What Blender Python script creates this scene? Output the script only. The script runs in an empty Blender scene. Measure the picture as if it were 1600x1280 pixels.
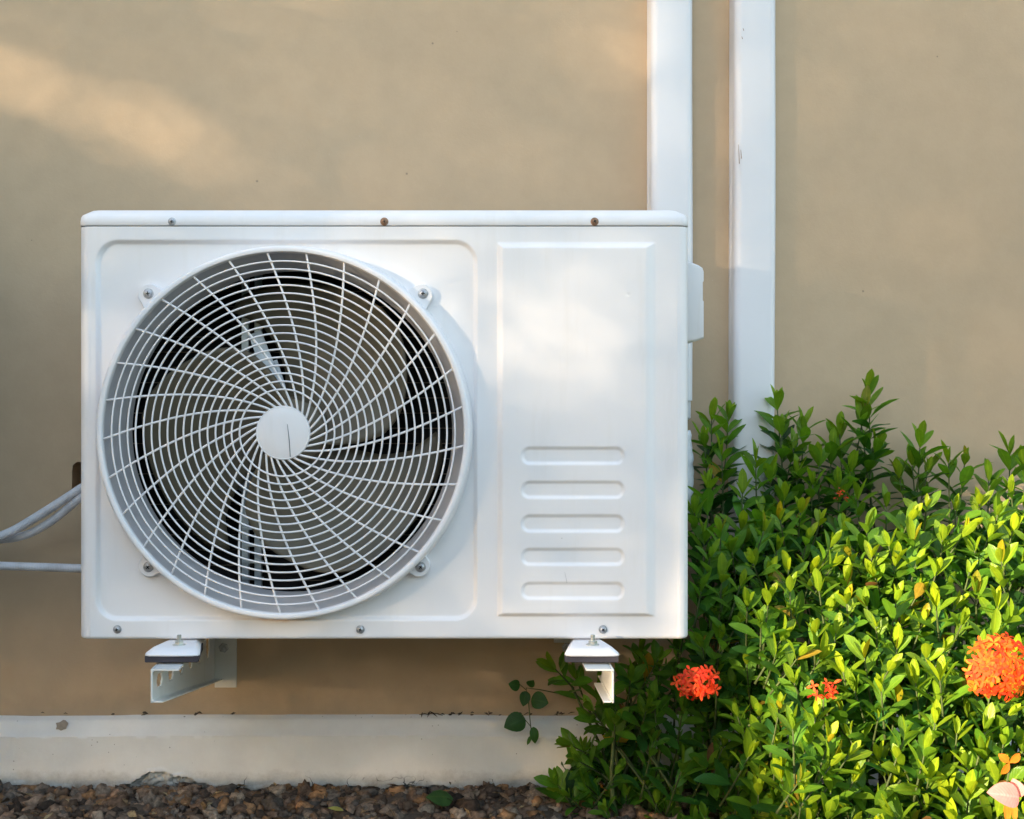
import bpy, math, random
import numpy as np
from mathutils import Vector, Matrix
random.seed(7); RNG = np.random.default_rng(7)
scene = bpy.context.scene
C = scene.collection
R = math.radians

# ------------------------------------------------------------------ camera
D = 1.60                       # camera to the front of the air conditioner
S = 1/1181.0                   # metres per photo pixel at that distance
ZC = 0.617                     # camera height
VX, VY = 720, 640
def W(px, py, y=0.0):
    k = S*(D+y)/D
    return Vector(((px-VX)*k, y, ZC-(py-VY)*k))
def K(y): return S*(D+y)/D
cam = bpy.data.cameras.new('camera'); camo = bpy.data.objects.new('camera', cam); C.objects.link(camo)
camo.location = (0, -D, ZC); camo.rotation_euler = (R(90), 0, 0)
cam.sensor_width = 36; cam.lens = 36*D/(1600*S); cam.shift_x = (800-VX)/1600
cam.clip_start = 0.02; cam.clip_end = 500
scene.camera = camo

# ------------------------------------------------------------------ sky + sun
AZ, EL = R(50), R(9)
SUN = Vector((-math.sin(AZ)*math.cos(EL), -math.cos(AZ)*math.cos(EL), math.sin(EL)))
w = bpy.data.worlds.new('World'); scene.world = w; w.use_nodes = True
nt = w.node_tree; nt.nodes.clear()
sky = nt.nodes.new('ShaderNodeTexSky'); sky.sky_type = 'NISHITA'; sky.sun_disc = False
sky.sun_elevation = EL; sky.sun_rotation = math.atan2(SUN.x, SUN.y)
sky.air_density = 1.0; sky.dust_density = 1.5; sky.ozone_density = 0.7
bg = nt.nodes.new('ShaderNodeBackground'); bg.inputs[1].default_value = 0.15
wo = nt.nodes.new('ShaderNodeOutputWorld')
nt.links.new(sky.outputs[0], bg.inputs[0]); nt.links.new(bg.outputs[0], wo.inputs[0])
sl = bpy.data.lights.new('sun', 'SUN'); sl.energy = 2.6; sl.angle = R(0.53); sl.color = (1.0, 0.80, 0.56)
so = bpy.data.objects.new('sun', sl); C.objects.link(so)
so.rotation_euler = SUN.to_track_quat('Z', 'Y').to_euler(); so.location = SUN*20
vs = scene.view_settings
vs.view_transform = 'Standard'; vs.look = 'None'; vs.gamma = 1; vs.exposure = 2.76

# ------------------------------------------------------------------ helpers
def tag(o, label=None, cat=None, group=None, kind=None):
    if label: o['label'] = label
    if cat: o['category'] = cat
    if group: o['group'] = group
    if kind: o['kind'] = kind
    return o
def empty(name, loc, label, cat, group=None):
    o = bpy.data.objects.new(name, None); C.objects.link(o); o.location = loc
    o.empty_display_size = 0.05
    return tag(o, label, cat, group)
def mesh_obj(name, V, F, mat, parent=None, smooth=False, col=None, uv=None, auto=None):
    me = bpy.data.meshes.new(name)
    if isinstance(F, np.ndarray):
        V = np.asarray(V, dtype=np.float32)
        n = F.shape[1]
        me.vertices.add(len(V)); me.vertices.foreach_set('co', V.ravel())
        me.loops.add(F.size); me.loops.foreach_set('vertex_index', F.ravel().astype(np.int32))
        me.polygons.add(len(F)); me.polygons.foreach_set('loop_start', np.arange(0, F.size, n, dtype=np.int32))
        me.update(calc_edges=True)
    else:
        me.from_pydata([tuple(v) for v in V], [], F)
    me.validate()
    if smooth: me.polygons.foreach_set('use_smooth', np.ones(len(me.polygons), dtype=bool))
    if auto is not None:
        try: me.set_sharp_from_angle(angle=R(auto))
        except Exception: pass
    if col is not None:
        a = me.color_attributes.new('Col', 'FLOAT_COLOR', 'POINT')
        a.data.foreach_set('color', np.asarray(col, dtype=np.float32).ravel())
    if uv is not None:
        l = me.uv_layers.new(name='UVMap')
        idx = np.zeros(len(me.loops), dtype=np.int32); me.loops.foreach_get('vertex_index', idx)
        l.data.foreach_set('uv', np.asarray(uv, dtype=np.float32)[idx].ravel())
    me.materials.append(mat)
    o = bpy.data.objects.new(name, me); C.objects.link(o)
    if parent is not None:
        o.parent = parent
        o.matrix_parent_inverse = world_of(parent).inverted()
    return o
def world_of(o):
    m = Matrix.Translation(o.location)
    if o.parent is not None: m = world_of(o.parent) @ o.matrix_parent_inverse @ m
    return m
class MB:
    def __init__(s): s.V = []; s.F = []
    def add(s, V, F):
        b = len(s.V); s.V += [tuple(v) for v in V]; s.F += [tuple(i+b for i in f) for f in F]
    def box(s, a, b, bev=0.0):
        x0, y0, z0 = [min(a[i], b[i]) for i in range(3)]; x1, y1, z1 = [max(a[i], b[i]) for i in range(3)]
        if bev <= 0:
            s.add([(x0,y0,z0),(x1,y0,z0),(x1,y1,z0),(x0,y1,z0),(x0,y0,z1),(x1,y0,z1),(x1,y1,z1),(x0,y1,z1)],
                  [(0,3,2,1),(4,5,6,7),(0,1,5,4),(1,2,6,5),(2,3,7,6),(3,0,4,7)])
        else:
            lv = [(z0, bev), (z0+bev, 0), (z1-bev, 0), (z1, bev)]
            s.loft([[(x0+i+bev*.6,y0+i,z),(x1-i-bev*.6,y0+i,z),(x1-i,y0+i+bev*.6,z),(x1-i,y1-i-bev*.6,z),
                     (x1-i-bev*.6,y1-i,z),(x0+i+bev*.6,y1-i,z),(x0+i,y1-i-bev*.6,z),(x0+i,y0+i+bev*.6,z)] for z, i in lv])
    def loft(s, rings, closed=True, caps=True):
        n = len(rings[0]); V = [p for r in rings for p in r]; F = []
        for k in range(len(rings)-1):
            for i in range(n if closed else n-1):
                j = (i+1) % n
                F.append((k*n+i, k*n+j, (k+1)*n+j, (k+1)*n+i))
        if caps and closed:
            F.append(tuple(range(n-1, -1, -1))); F.append(tuple((len(rings)-1)*n+i for i in range(n)))
        s.add(V, F)
    def tube(s, pts, r, n=8, caps=True, closed=False):
        pts = [Vector(p) for p in pts]; rings = []
        rr = r if isinstance(r, (list, tuple)) else [r]*len(pts)
        prev = None
        for i, p in enumerate(pts):
            if closed: t = pts[(i+1) % len(pts)]-pts[i-1]
            else: t = pts[min(i+1, len(pts)-1)]-pts[max(i-1, 0)]
            t.normalize()
            if prev is None:
                up = Vector((0, 1, 0)) if abs(t.y) < .9 else Vector((1, 0, 0))
                a = t.cross(up).normalized()
            else: a = (prev-t*prev.dot(t)).normalized()
            prev = a; b = t.cross(a)
            rings.append([p+(a*math.cos(2*math.pi*k/n)+b*math.sin(2*math.pi*k/n))*rr[i] for k in range(n)])
        if closed:
            rings.append(rings[0]); s.loft(rings, caps=False)
        else: s.loft(rings, caps=caps)
    def lathe(s, c, axis, prof, n=24, caps=True):
        c = Vector(c); axis = Vector(axis).normalized()
        a = axis.orthogonal().normalized(); b = axis.cross(a)
        s.loft([[c+axis*h+(a*math.cos(2*math.pi*k/n)+b*math.sin(2*math.pi*k/n))*r for k in range(n)] for r, h in prof], caps=caps)
    def build(s, name, mat, parent=None, smooth=False, auto=None):
        return mesh_obj(name, s.V, s.F, mat, parent, smooth or auto is not None, auto=auto)

# ------------------------------------------------------------------ materials
def new_mat(name):
    m = bpy.data.materials.new(name); m.use_nodes = True
    return m, m.node_tree, m.node_tree.nodes['Principled BSDF']
def nd(nt, t, **k):
    n = nt.nodes.new(t)
    for a, b in k.items(): setattr(n, a, b)
    return n
def noise(nt, scale, detail=4, rough=.55, coord='Object', vec=None):
    n = nd(nt, 'ShaderNodeTexNoise'); n.inputs['Scale'].default_value = scale
    n.inputs['Detail'].default_value = detail; n.inputs['Roughness'].default_value = rough
    if vec is None:
        tc = nd(nt, 'ShaderNodeTexCoord'); vec = tc.outputs[coord]
    nt.links.new(vec, n.inputs['Vector']); return n.outputs['Fac']
def ramp(nt, fac, stops):
    r = nd(nt, 'ShaderNodeValToRGB')
    el = r.color_ramp.elements
    while len(el) < len(stops): el.new(0.5)
    for e, (p, c) in zip(el, stops):
        e.position = p; e.color = (*c, 1) if len(c) == 3 else c
    nt.links.new(fac, r.inputs[0]); return r.outputs[0]
def mix(nt, fac, a, b, mode='MIX'):
    n = nd(nt, 'ShaderNodeMix', data_type='RGBA', blend_type=mode)
    if hasattr(fac, 'links') or hasattr(fac, 'is_linked'): nt.links.new(fac, n.inputs[0])
    else: n.inputs[0].default_value = fac
    for s_, v in ((n.inputs[6], a), (n.inputs[7], b)):
        if isinstance(v, (tuple, list)): s_.default_value = (*v[:3], 1)
        else: nt.links.new(v, s_)
    return n.outputs[2]
def math_n(nt, op, a, b=0.0, c=None):
    n = nd(nt, 'ShaderNodeMath', operation=op)
    for i, v in enumerate((a, b) if c is None else (a, b, c)):
        if isinstance(v, (int, float)): n.inputs[i].default_value = v
        else: nt.links.new(v, n.inputs[i])
    return n.outputs[0]
def bump(nt, bsdf, h, strength=.2, dist=.001):
    b = nd(nt, 'ShaderNodeBump'); b.inputs['Strength'].default_value = strength; b.inputs['Distance'].default_value = dist
    nt.links.new(h, b.inputs['Height']); nt.links.new(b.outputs[0], bsdf.inputs['Normal'])
def simple(name, col, rough=.5, metal=0.0, spec=.5, var=.08, scale=30, bmp=0, bscale=200):
    m, nt, b = new_mat(name)
    f = noise(nt, scale)
    c0 = tuple(max(0, x*(1-var)) for x in col); c1 = tuple(min(1, x*(1+var)) for x in col)
    nt.links.new(ramp(nt, f, [(.3, c0), (.7, c1)]), b.inputs['Base Color'])
    b.inputs['Roughness'].default_value = rough; b.inputs['Metallic'].default_value = metal
    b.inputs['Specular IOR Level'].default_value = spec
    if bmp: bump(nt, b, noise(nt, bscale), bmp)
    return m
def specks(nt, scale, thr, vec=None, rnd=1.0):
    """small round marks: voronoi distance below thr, only in some cells"""
    if vec is None: vec = nd(nt, 'ShaderNodeTexCoord').outputs['Object']
    v = nd(nt, 'ShaderNodeTexVoronoi'); v.inputs['Scale'].default_value = scale
    nt.links.new(vec, v.inputs['Vector'])
    near = math_n(nt, 'LESS_THAN', v.outputs['Distance'], thr)
    sep = nd(nt, 'ShaderNodeSeparateColor'); nt.links.new(v.outputs['Color'], sep.inputs[0])
    some = math_n(nt, 'GREATER_THAN', sep.outputs[0], rnd)
    return math_n(nt, 'MULTIPLY', near, some)

# painted metal of the unit
M = {}
def painted(name, col, rough=.38, grime=.35):
    m, nt, b = new_mat(name)
    tc = nd(nt, 'ShaderNodeTexCoord')
    f = noise(nt, 5, 6, .6, vec=tc.outputs['Object'])
    c = ramp(nt, f, [(.32, tuple(x*.965 for x in col)), (.62, col)])
    mp = nd(nt, 'ShaderNodeMapping'); mp.inputs['Scale'].default_value = (30, 30, 3)
    nt.links.new(tc.outputs['Object'], mp.inputs[0])
    st = noise(nt, 1.0, 5, .65, vec=mp.outputs[0])
    stm = ramp(nt, st, [(.55, (0,0,0)), (.8, (grime, grime, grime))])
    c = mix(nt, stm, c, tuple(x*k for x, k in zip(col, (.84, .81, .74))))
    sp = specks(nt, 45, .035, tc.outputs['Object'], .9)
    c = mix(nt, math_n(nt, 'MULTIPLY', sp, .5), c, (.3, .26, .2))
    if name == 'white_paint':      # rusty run-off where the fan ring touches the panel's lower edge
        sx = nd(nt, 'ShaderNodeSeparateXYZ'); nt.links.new(tc.outputs['Object'], sx.inputs[0])
        dz = math_n(nt, 'ABSOLUTE', math_n(nt, 'SUBTRACT', sx.outputs[2], W(0, 968).z))
        dx = math_n(nt, 'ABSOLUTE', math_n(nt, 'SUBTRACT', sx.outputs[0], W(445, 0).x))
        e = math_n(nt, 'ADD', math_n(nt, 'MULTIPLY', dz, 130.0), math_n(nt, 'MULTIPLY', dx, 9.0))
        e = math_n(nt, 'ADD', e, math_n(nt, 'MULTIPLY', noise(nt, 50, 5, .7, vec=tc.outputs['Object']), .9))
        c = mix(nt, ramp(nt, e, [(.45, (.75,)*3), (1.0, (0,)*3)]), c, (.55, .28, .11))
    nt.links.new(c, b.inputs['Base Color'])
    rr = ramp(nt, noise(nt, 14, 5, .6, vec=tc.outputs['Object']), [(.3, (rough-.07,)*3), (.7, (rough+.12,)*3)])
    nt.links.new(rr, b.inputs['Roughness'])
    bump(nt, b, noise(nt, 900, 2, vec=tc.outputs['Object']), .06, .0004)
    return m
M['white'] = painted('white_paint', (.80, .768, .768))
M['plastic'] = painted('white_plastic', (.79, .76, .765), .42, .5)
M['grey_plastic'] = simple('shroud_plastic', (.50, .485, .50), .5)
M['dark'] = simple('dark_inside', (.012, .011, .011), .8)
M['wire'] = simple('wire', (.20, .15, .11), .5)
M['blade'] = simple('blade_plastic', (.135, .112, .075), .45, var=.12, scale=12)
M['galv'] = simple('galvanised', (.50, .56, .62), .38, .6, var=.2, scale=40)
M['zinc'] = simple('zinc', (.55, .57, .55), .35, .85, var=.25, scale=120)
M['screw'] = simple('screw_metal', (.42, .42, .44), .4, .7, var=.3, scale=300)
M['rust'] = simple('rusty_screw', (.30, .17, .10), .7, .2, var=.4, scale=400)
M['rubber'] = simple('rubber', (.045, .038, .048), .75, bmp=.3)
M['bracket'] = painted('bracket_paint', (.72, .70, .66), .4, .9)
M['mark'] = simple('dark_mark', (.16, .17, .18), .7)
M['hole'] = simple('hole_inside', (.035, .028, .025), .95, bmp=.5)

# wall
def wall_mat():
    m, nt, b = new_mat('beige_wall_paint')
    tc = nd(nt, 'ShaderNodeTexCoord'); o = tc.outputs['Object']
    f1 = noise(nt, 1.6, 4, .5, vec=o); f2 = noise(nt, 22, 6, .6, vec=o)
    c = ramp(nt, f1, [(.3, (.485, .350, .223)), (.7, (.52, .378, .244))])
    c = mix(nt, .35, c, ramp(nt, f2, [(.35, (.455, .332, .213)), (.65, (.535, .388, .252))]))
    sp = specks(nt, 24, .045, o, .84)
    c = mix(nt, math_n(nt, 'MULTIPLY', sp, .6), c, (.16, .12, .09))
    sp2 = specks(nt, 60, .045, o, .93)
    c = mix(nt, math_n(nt, 'MULTIPLY', sp2, .35), c, (.6, .5, .4))
    # darker, greyer band just above the plinth
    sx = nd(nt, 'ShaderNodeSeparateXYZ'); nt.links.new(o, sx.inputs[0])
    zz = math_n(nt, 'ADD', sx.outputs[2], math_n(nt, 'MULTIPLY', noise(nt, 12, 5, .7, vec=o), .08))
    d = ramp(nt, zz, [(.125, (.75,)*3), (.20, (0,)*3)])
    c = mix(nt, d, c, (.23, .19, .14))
    nt.links.new(c, b.inputs['Base Color'])
    b.inputs['Roughness'].default_value = .62; b.inputs['Specular IOR Level'].default_value = .3
    h = math_n(nt, 'ADD', math_n(nt, 'MULTIPLY', noise(nt, 6, 3, .5, vec=o), 1.0), math_n(nt, 'MULTIPLY', noise(nt, 170, 5, .7, vec=o), .22))
    bump(nt, b, h, .35, .004)
    return m
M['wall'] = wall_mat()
def plinth_mat():
    m, nt, b = new_mat('plinth_paint')
    tc = nd(nt, 'ShaderNodeTexCoord'); o = tc.outputs['Object']
    c = ramp(nt, noise(nt, 9, 6, .65, vec=o), [(.3, (.66, .65, .635)), (.7, (.76, .755, .74))])
    sp = specks(nt, 42, .065, o, .80)
    c = mix(nt, math_n(nt, 'MULTIPLY', sp, .85), c, (.06, .05, .04))
    sp = specks(nt, 110, .12, o, .90)
    c = mix(nt, math_n(nt, 'MULTIPLY', sp, .6), c, (.15, .12, .1))
    sx = nd(nt, 'ShaderNodeSeparateXYZ'); nt.links.new(o, sx.inputs[0])
    zz = math_n(nt, 'ADD', sx.outputs[2], math_n(nt, 'MULTIPLY', noise(nt, 25, 8, .8, vec=o), .050))
    d = ramp(nt, zz, [(.019, (1,)*3), (.034, (.5,)*3), (.055, (0,)*3)])
    c = mix(nt, d, c, (.17, .14, .10))
    # hairline cracks
    v = nd(nt, 'ShaderNodeTexVoronoi', feature='DISTANCE_TO_EDGE'); v.inputs['Scale'].default_value = 9
    wv = nd(nt, 'ShaderNodeVectorMath', operation='ADD'); nn = nd(nt, 'ShaderNodeTexNoise'); nn.inputs['Scale'].default_value = 30
    nt.links.new(o, nn.inputs['Vector']); sc = nd(nt, 'ShaderNodeVectorMath', operation='SCALE'); sc.inputs[3].default_value = .06
    nt.links.new(nn.outputs['Color'], sc.inputs[0]); nt.links.new(o, wv.inputs[0]); nt.links.new(sc.outputs[0], wv.inputs[1])
    nt.links.new(wv.outputs[0], v.inputs['Vector'])
    cr = math_n(nt, 'LESS_THAN', v.outputs['Distance'], math_n(nt, 'MULTIPLY', math_n(nt, 'SUBTRACT', noise(nt, 18, 4, .6, vec=o), .46), .07))
    low = ramp(nt, sx.outputs[2], [(.010, (1,)*3), (.022, (0,)*3)])
    c = mix(nt, math_n(nt, 'MULTIPLY', cr, low), c, (.03, .03, .025))
    nt.links.new(c, b.inputs['Base Color'])
    b.inputs['Roughness'].default_value = .6
    bump(nt, b, math_n(nt, 'ADD', noise(nt, 60, 5, .6, vec=o), math_n(nt, 'MULTIPLY', sp, -1.0)), .4, .002)
    return m
M['plinth'] = plinth_mat()
def duct_mat():
    m, nt, b = new_mat('pvc_white')
    tc = nd(nt, 'ShaderNodeTexCoord'); o = tc.outputs['Object']
    c = ramp(nt, noise(nt, 4, 4, vec=o), [(.3, (.70, .675, .69)), (.7, (.745, .72, .735))])
    mp = nd(nt, 'ShaderNodeMapping'); mp.inputs['Scale'].default_value = (60, 60, 14)
    nt.links.new(o, mp.inputs[0])
    sp = specks(nt, 1.0, .10, mp.outputs[0], .88)
    c = mix(nt, math_n(nt, 'MULTIPLY', sp, .75), c, (.25, .15, .09))
    nt.links.new(c, b.inputs['Base Color']); b.inputs['Roughness'].default_value = .35
    bump(nt, b, noise(nt, 30, 3, vec=o), .08, .002)
    return m
M['duct'] = duct_mat()
def conduit_mat():
    m, nt, b = new_mat('conduit_pvc')
    o = nd(nt, 'ShaderNodeTexCoord').outputs['Object']
    c = ramp(nt, noise(nt, 40, 5, .6, vec=o), [(.3, (.50, .50, .53)), (.65, (.66, .66, .70))])
    nt.links.new(c, b.inputs['Base Color']); b.inputs['Roughness'].default_value = .5
    return m
M['conduit'] = conduit_mat()
def vcol_mat(name, rough=.9, bmp=.5, bscale=300, tr=0.0, spec=.3):
    m, nt, b = new_mat(name)
    a = nd(nt, 'ShaderNodeAttribute', attribute_name='Col')
    f = noise(nt, bscale/3, 5, .65)
    c = mix(nt, 1.0, a.outputs['Color'], ramp(nt, f, [(.3, (.42,.42,.42)), (.7, (1.45,1.45,1.45))]), 'MULTIPLY')
    nt.links.new(c, b.inputs['Base Color']); b.inputs['Roughness'].default_value = rough
    b.inputs['Specular IOR Level'].default_value = spec
    if bmp: bump(nt, b, noise(nt, bscale, 5, .7), bmp, .002)
    return m
M['clod'] = vcol_mat('soil_clods', .92, .9, 420)
def leaf_mat(name, tr=.38, rough=.36):
    m, nt, b = new_mat(name)
    a = nd(nt, 'ShaderNodeAttribute', attribute_name='Col')
    uvn = nd(nt, 'ShaderNodeUVMap'); uvn.uv_map = 'UVMap'
    sx = nd(nt, 'ShaderNodeSeparateXYZ'); nt.links.new(uvn.outputs[0], sx.inputs[0])
    mid = math_n(nt, 'ABSOLUTE', math_n(nt, 'SUBTRACT', sx.outputs[0], .5))
    rib = ramp(nt, mid, [(.02, (1,)*3), (.07, (0,)*3)])
    vein = math_n(nt, 'SINE', math_n(nt, 'ADD', math_n(nt, 'MULTIPLY', sx.outputs[1], 60.0), math_n(nt, 'MULTIPLY', mid, -38.0)))
    f = noise(nt, 60, 4, .6)
    c = mix(nt, 1.0, a.outputs['Color'], ramp(nt, f, [(.25, (.78,.78,.78)), (.75, (1.2,1.2,1.2))]), 'MULTIPLY')
    c2 = mix(nt, math_n(nt, 'MULTIPLY', rib, .45), c, mix(nt, 1.0, c, (2.2, 1.7, 1.6), 'MULTIPLY'))
    nt.links.new(c2, b.inputs['Base Color']); b.inputs['Roughness'].default_value = rough
    b.inputs['Specular IOR Level'].default_value = .32
    bump(nt, b, math_n(nt, 'ADD', math_n(nt, 'MULTIPLY', vein, .5), rib), .25, .0008)
    t = nd(nt, 'ShaderNodeBsdfTranslucent')
    nt.links.new(mix(nt, 1.0, c, (2.0, 1.75, .55), 'MULTIPLY'), t.inputs[0])
    ms = nd(nt, 'ShaderNodeMixShader'); ms.inputs[0].default_value = tr
    out = nt.nodes['Material Output']
    nt.links.new(b.outputs[0], ms.inputs[1]); nt.links.new(t.outputs[0], ms.inputs[2]); nt.links.new(ms.outputs[0], out.inputs[0])
    return m
M['leaf'] = leaf_mat('shrub_leaf')
M['petal'] = leaf_mat('petal', .3, .6)
M['stem'] = simple('stem', (.06, .085, .022), .7, var=.3, scale=80)
M['bark'] = simple('bark', (.10, .075, .05), .9, var=.35, scale=15, bmp=.8, bscale=40)
M['debris'] = simple('dry_debris', (.05, .035, .025), .9, var=.5, scale=200)
M['chip'] = simple('old_render', (.27, .22, .17), .85, var=.15, scale=150, bmp=.4)

# ------------------------------------------------------------------ ground, wall, plinth
def ground_mat():
    m, nt, b = new_mat('soil')
    o = nd(nt, 'ShaderNodeTexCoord').outputs['Object']
    c = ramp(nt, noise(nt, 40, 8, .7, vec=o), [(.3, (.08, .06, .045)), (.55, (.17, .12, .085)), (.75, (.26, .20, .145))])
    far = ramp(nt, noise(nt, 1.2, 5, .6, vec=o), [(.4, (.025, .045, .02)), (.6, (.05, .06, .03))])
    sx = nd(nt, 'ShaderNodeSeparateXYZ'); nt.links.new(o, sx.inputs[0])
    k = ramp(nt, math_n(nt, 'MULTIPLY', sx.outputs[1], -.5), [(.45, (0,)*3), (.6, (1,)*3)])
    nt.links.new(mix(nt, k, c, far), b.inputs['Base Color']); b.inputs['Roughness'].default_value = .95
    bump(nt, b, noise(nt, 90, 8, .75, vec=o), .9, .01)
    return m
M['soil'] = ground_mat()
YW, YP = 0.40, 0.368           # wall face, plinth face
nx, ny = 240, 110
xs = np.concatenate([[-150, -30, -6, -2], np.linspace(-1.0, 1.2, nx), [2.5, 6, 30, 150]])
ys = np.concatenate([[-300, -60, -12, -3, -1], np.linspace(-.5, YW+.02, ny), [3, 40]])
X, Y = np.meshgrid(xs, ys, indexing='ij')
near = (X > -1) & (X < 1.2) & (Y > -.5) & (Y < .41)
Z = np.where(near, .004*np.sin(X*31+Y*17)+.004*np.sin(X*67-Y*53)+.003*np.sin(X*11+2), -.004)
Z = Z-.007; Z[:, -2:] = -.03
def grid_faces(a, b):
    i, j = np.meshgrid(np.arange(a-1), np.arange(b-1), indexing='ij')
    v = i*b+j
    return np.stack([v, v+b, v+b+1, v+1], -1).reshape(-1, 4)
g = mesh_obj('ground', np.stack([X, Y, Z], -1).reshape(-1, 3), grid_faces(len(xs), len(ys)), M['soil'], smooth=True)
tag(g, kind='structure')

wall = empty('house_wall', (0, YW, 0), 'beige painted plaster wall of the house above a white plinth, with two white ducts on it', 'wall')
hx1 = W(150, 700, YW).x; hx0 = W(112, 700, YW).x; hz1 = W(0, 722, YW).z; hz0 = W(0, 782, YW).z
mb = MB()
X0, X1, Z0, Z1 = -6.0, 6.0, -.02, 3.2
# outline of the broken opening (rounded and ragged) in the wall
hole = []
for k in range(28):
    a = 2*math.pi*k/28
    cx, cz = (hx0+hx1)/2, (hz0+hz1)/2; rx, rz = (hx1-hx0)/2, (hz1-hz0)/2
    ca, sa = math.cos(a), math.sin(a)
    e = .45
    px_ = cx+rx*math.copysign(abs(ca)**e, ca)*(1+random.uniform(-.04, .04)); pz_ = cz+rz*math.copysign(abs(sa)**e, sa)*(1+random.uniform(-.03, .03))
    hole.append((px_, pz_))
OX0, OX1, OZ0, OZ1 = hx0-.05, hx1+.05, hz0-.05, hz1+.05
outer = []
for (hx, hz) in hole:
    cx, cz = (hx0+hx1)/2, (hz0+hz1)/2
    dx, dz = hx-cx, hz-cz
    t = min((OX1-cx)/abs(dx) if dx else 9e9, (OZ1-cz)/abs(dz) if dz else 9e9)
    outer.append((cx+dx*t, cz+dz*t))
n = 28
V = [(x, YW, z) for x, z in outer]+[(x, YW, z) for x, z in hole]+[(x, YW+.09, z) for x, z in hole]
F = [(i, (i+1) % n, n+(i+1) % n, n+i) for i in range(n)]+[(n+i, n+(i+1) % n, 2*n+(i+1) % n, 2*n+i) for i in range(n)]
mb.add(V, F)
# rectangles round the outlined square: corners handled by fans
def q(x0, z0, x1, z1): mb.add([(x0, YW, z0), (x1, YW, z0), (x1, YW, z1), (x0, YW, z1)], [(0, 1, 2, 3)])
q(X0, Z0, OX0, Z1); q(OX1, Z0, X1, Z1); q(OX0, Z0, OX1, OZ0); q(OX0, OZ1, OX1, Z1)
# corner fillers of the square (outer outline cuts its corners)
for (sx_, sz_) in ((OX0, OZ0), (OX1, OZ0), (OX1, OZ1), (OX0, OZ1)):
    best = None
    for i in range(n):
        a, b = outer[i], outer[(i+1) % n]
        onx = lambda p: abs(p[0]-sx_) < 1e-6; onz = lambda p: abs(p[1]-sz_) < 1e-6
        if (onx(a) and onz(b) and not onx(b)) or (onz(a) and onx(b) and not onz(b)):
            if not (onx(a) and onz(a)):
                mb.add([(a[0], YW, a[1]), (b[0], YW, b[1]), (sx_, YW, sz_)], [(0, 2, 1)])
mb.add([(X0, YW, Z1), (X1, YW, Z1), (X1, YW+.2, Z1), (X0, YW+.2, Z1)], [(0, 1, 2, 3)])
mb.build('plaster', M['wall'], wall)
mb = MB(); mb.box((hx0-.03, YW+.088, hz0-.03), (hx1+.03, YW+.12, hz1+.03)); mb.build('broken_opening', M['hole'], wall)

# plinth: profile swept along x with small unevenness, lower edge broken away
pxs = np.concatenate([np.linspace(-6, -.95, 12)[:-1], np.linspace(-.95, .95, 620), np.linspace(.95, 6, 12)[1:]])
prof = [(YW+.001, .1125), (.3885, .1085), (.3850, .1065), (.3815, .1010), (.3725, .0890), (YP, .0855)] + [(YP, z) for z in np.linspace(.080, -.022, 62)]
def fbm(x, z, seed=0, sc=1.0):
    v = 0; a = 1
    for o in range(5):
        f = sc*2**o
        v = v+a*np.sin(x*f*1.3+seed+o*1.7+1.9*np.sin(z*f*.9+o*2.1+seed))*np.cos(z*f*1.1-o*.6+1.3*np.sin(x*f*.7+seed*2+o)); a *= .55
    return v
P = np.zeros((len(pxs), len(prof), 3))
for j, (yy, zz) in enumerate(prof):
    P[:, j, 0] = pxs; P[:, j, 1] = yy; P[:, j, 2] = zz
    P[:, j, 2] += .0012*fbm(pxs, 0*pxs, 3, 6) * (1 if j < 6 else 0)
    if j > 0: P[:, j, 1] += .0008*fbm(pxs, zz+0*pxs, 1, 25)
edge = .000+.005*fbm(pxs, 0*pxs, 5, 14)+.003*fbm(pxs, 0*pxs, 8, 70)
cxc = W(255, 0, YP).x
edge += .024*np.exp(-((pxs-cxc)/.055)**2)*(pxs > W(193, 0, YP).x)
edge += .006*np.exp(-((pxs-W(480, 0, YP).x)/.07)**2)
for j, (yy, zz) in enumerate(prof):
    if j >= 6:
        below = zz < edge
        P[:, j, 1] += np.where(below, .013+.004*fbm(pxs, zz+0*pxs, 2, 160), 0)
        P[:, j, 1] -= np.where((~below) & (zz < edge+.006), .002*(.5+.5*fbm(pxs, zz+0*pxs, 4, 60)), 0)
mesh_obj('plinth', P.reshape(-1, 3), grid_faces(*P.shape[:2])[:, ::-1].copy(), M['plinth'], wall, smooth=True, auto=50)
# flake of missing paint on the plinth's shoulder
def blob_plate(cx, cz, r, y, name, mat, parent, sx=1.0, sz=1.0, seed=1, tilt=None):
    rnd = random.Random(seed); pts = []
    for k in range(16):
        a = 2*math.pi*k/16; rr = r*rnd.uniform(.72, 1.15)
        pts.append((cx+rr*sx*math.cos(a), cz+rr*sz*math.sin(a)))
    yf = (lambda z: y) if tilt is None else tilt
    m = MB(); m.loft([[(x, yf(z), z) for x, z in pts], [(x, yf(z)-.0009, z) for x, z in pts]])
    return m.build(name, mat, parent)
pc = W(97, 1133, YP+.012)
blob_plate(pc.x, pc.z, .0095, 0, 'paint_chip', M['chip'], wall, 1.15, .75, 3, tilt=lambda z: np.interp(z, [.0855, .089, .101, .1065, .109], [YP, .3725, .3815, .385, .3885])-.0003)
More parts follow.
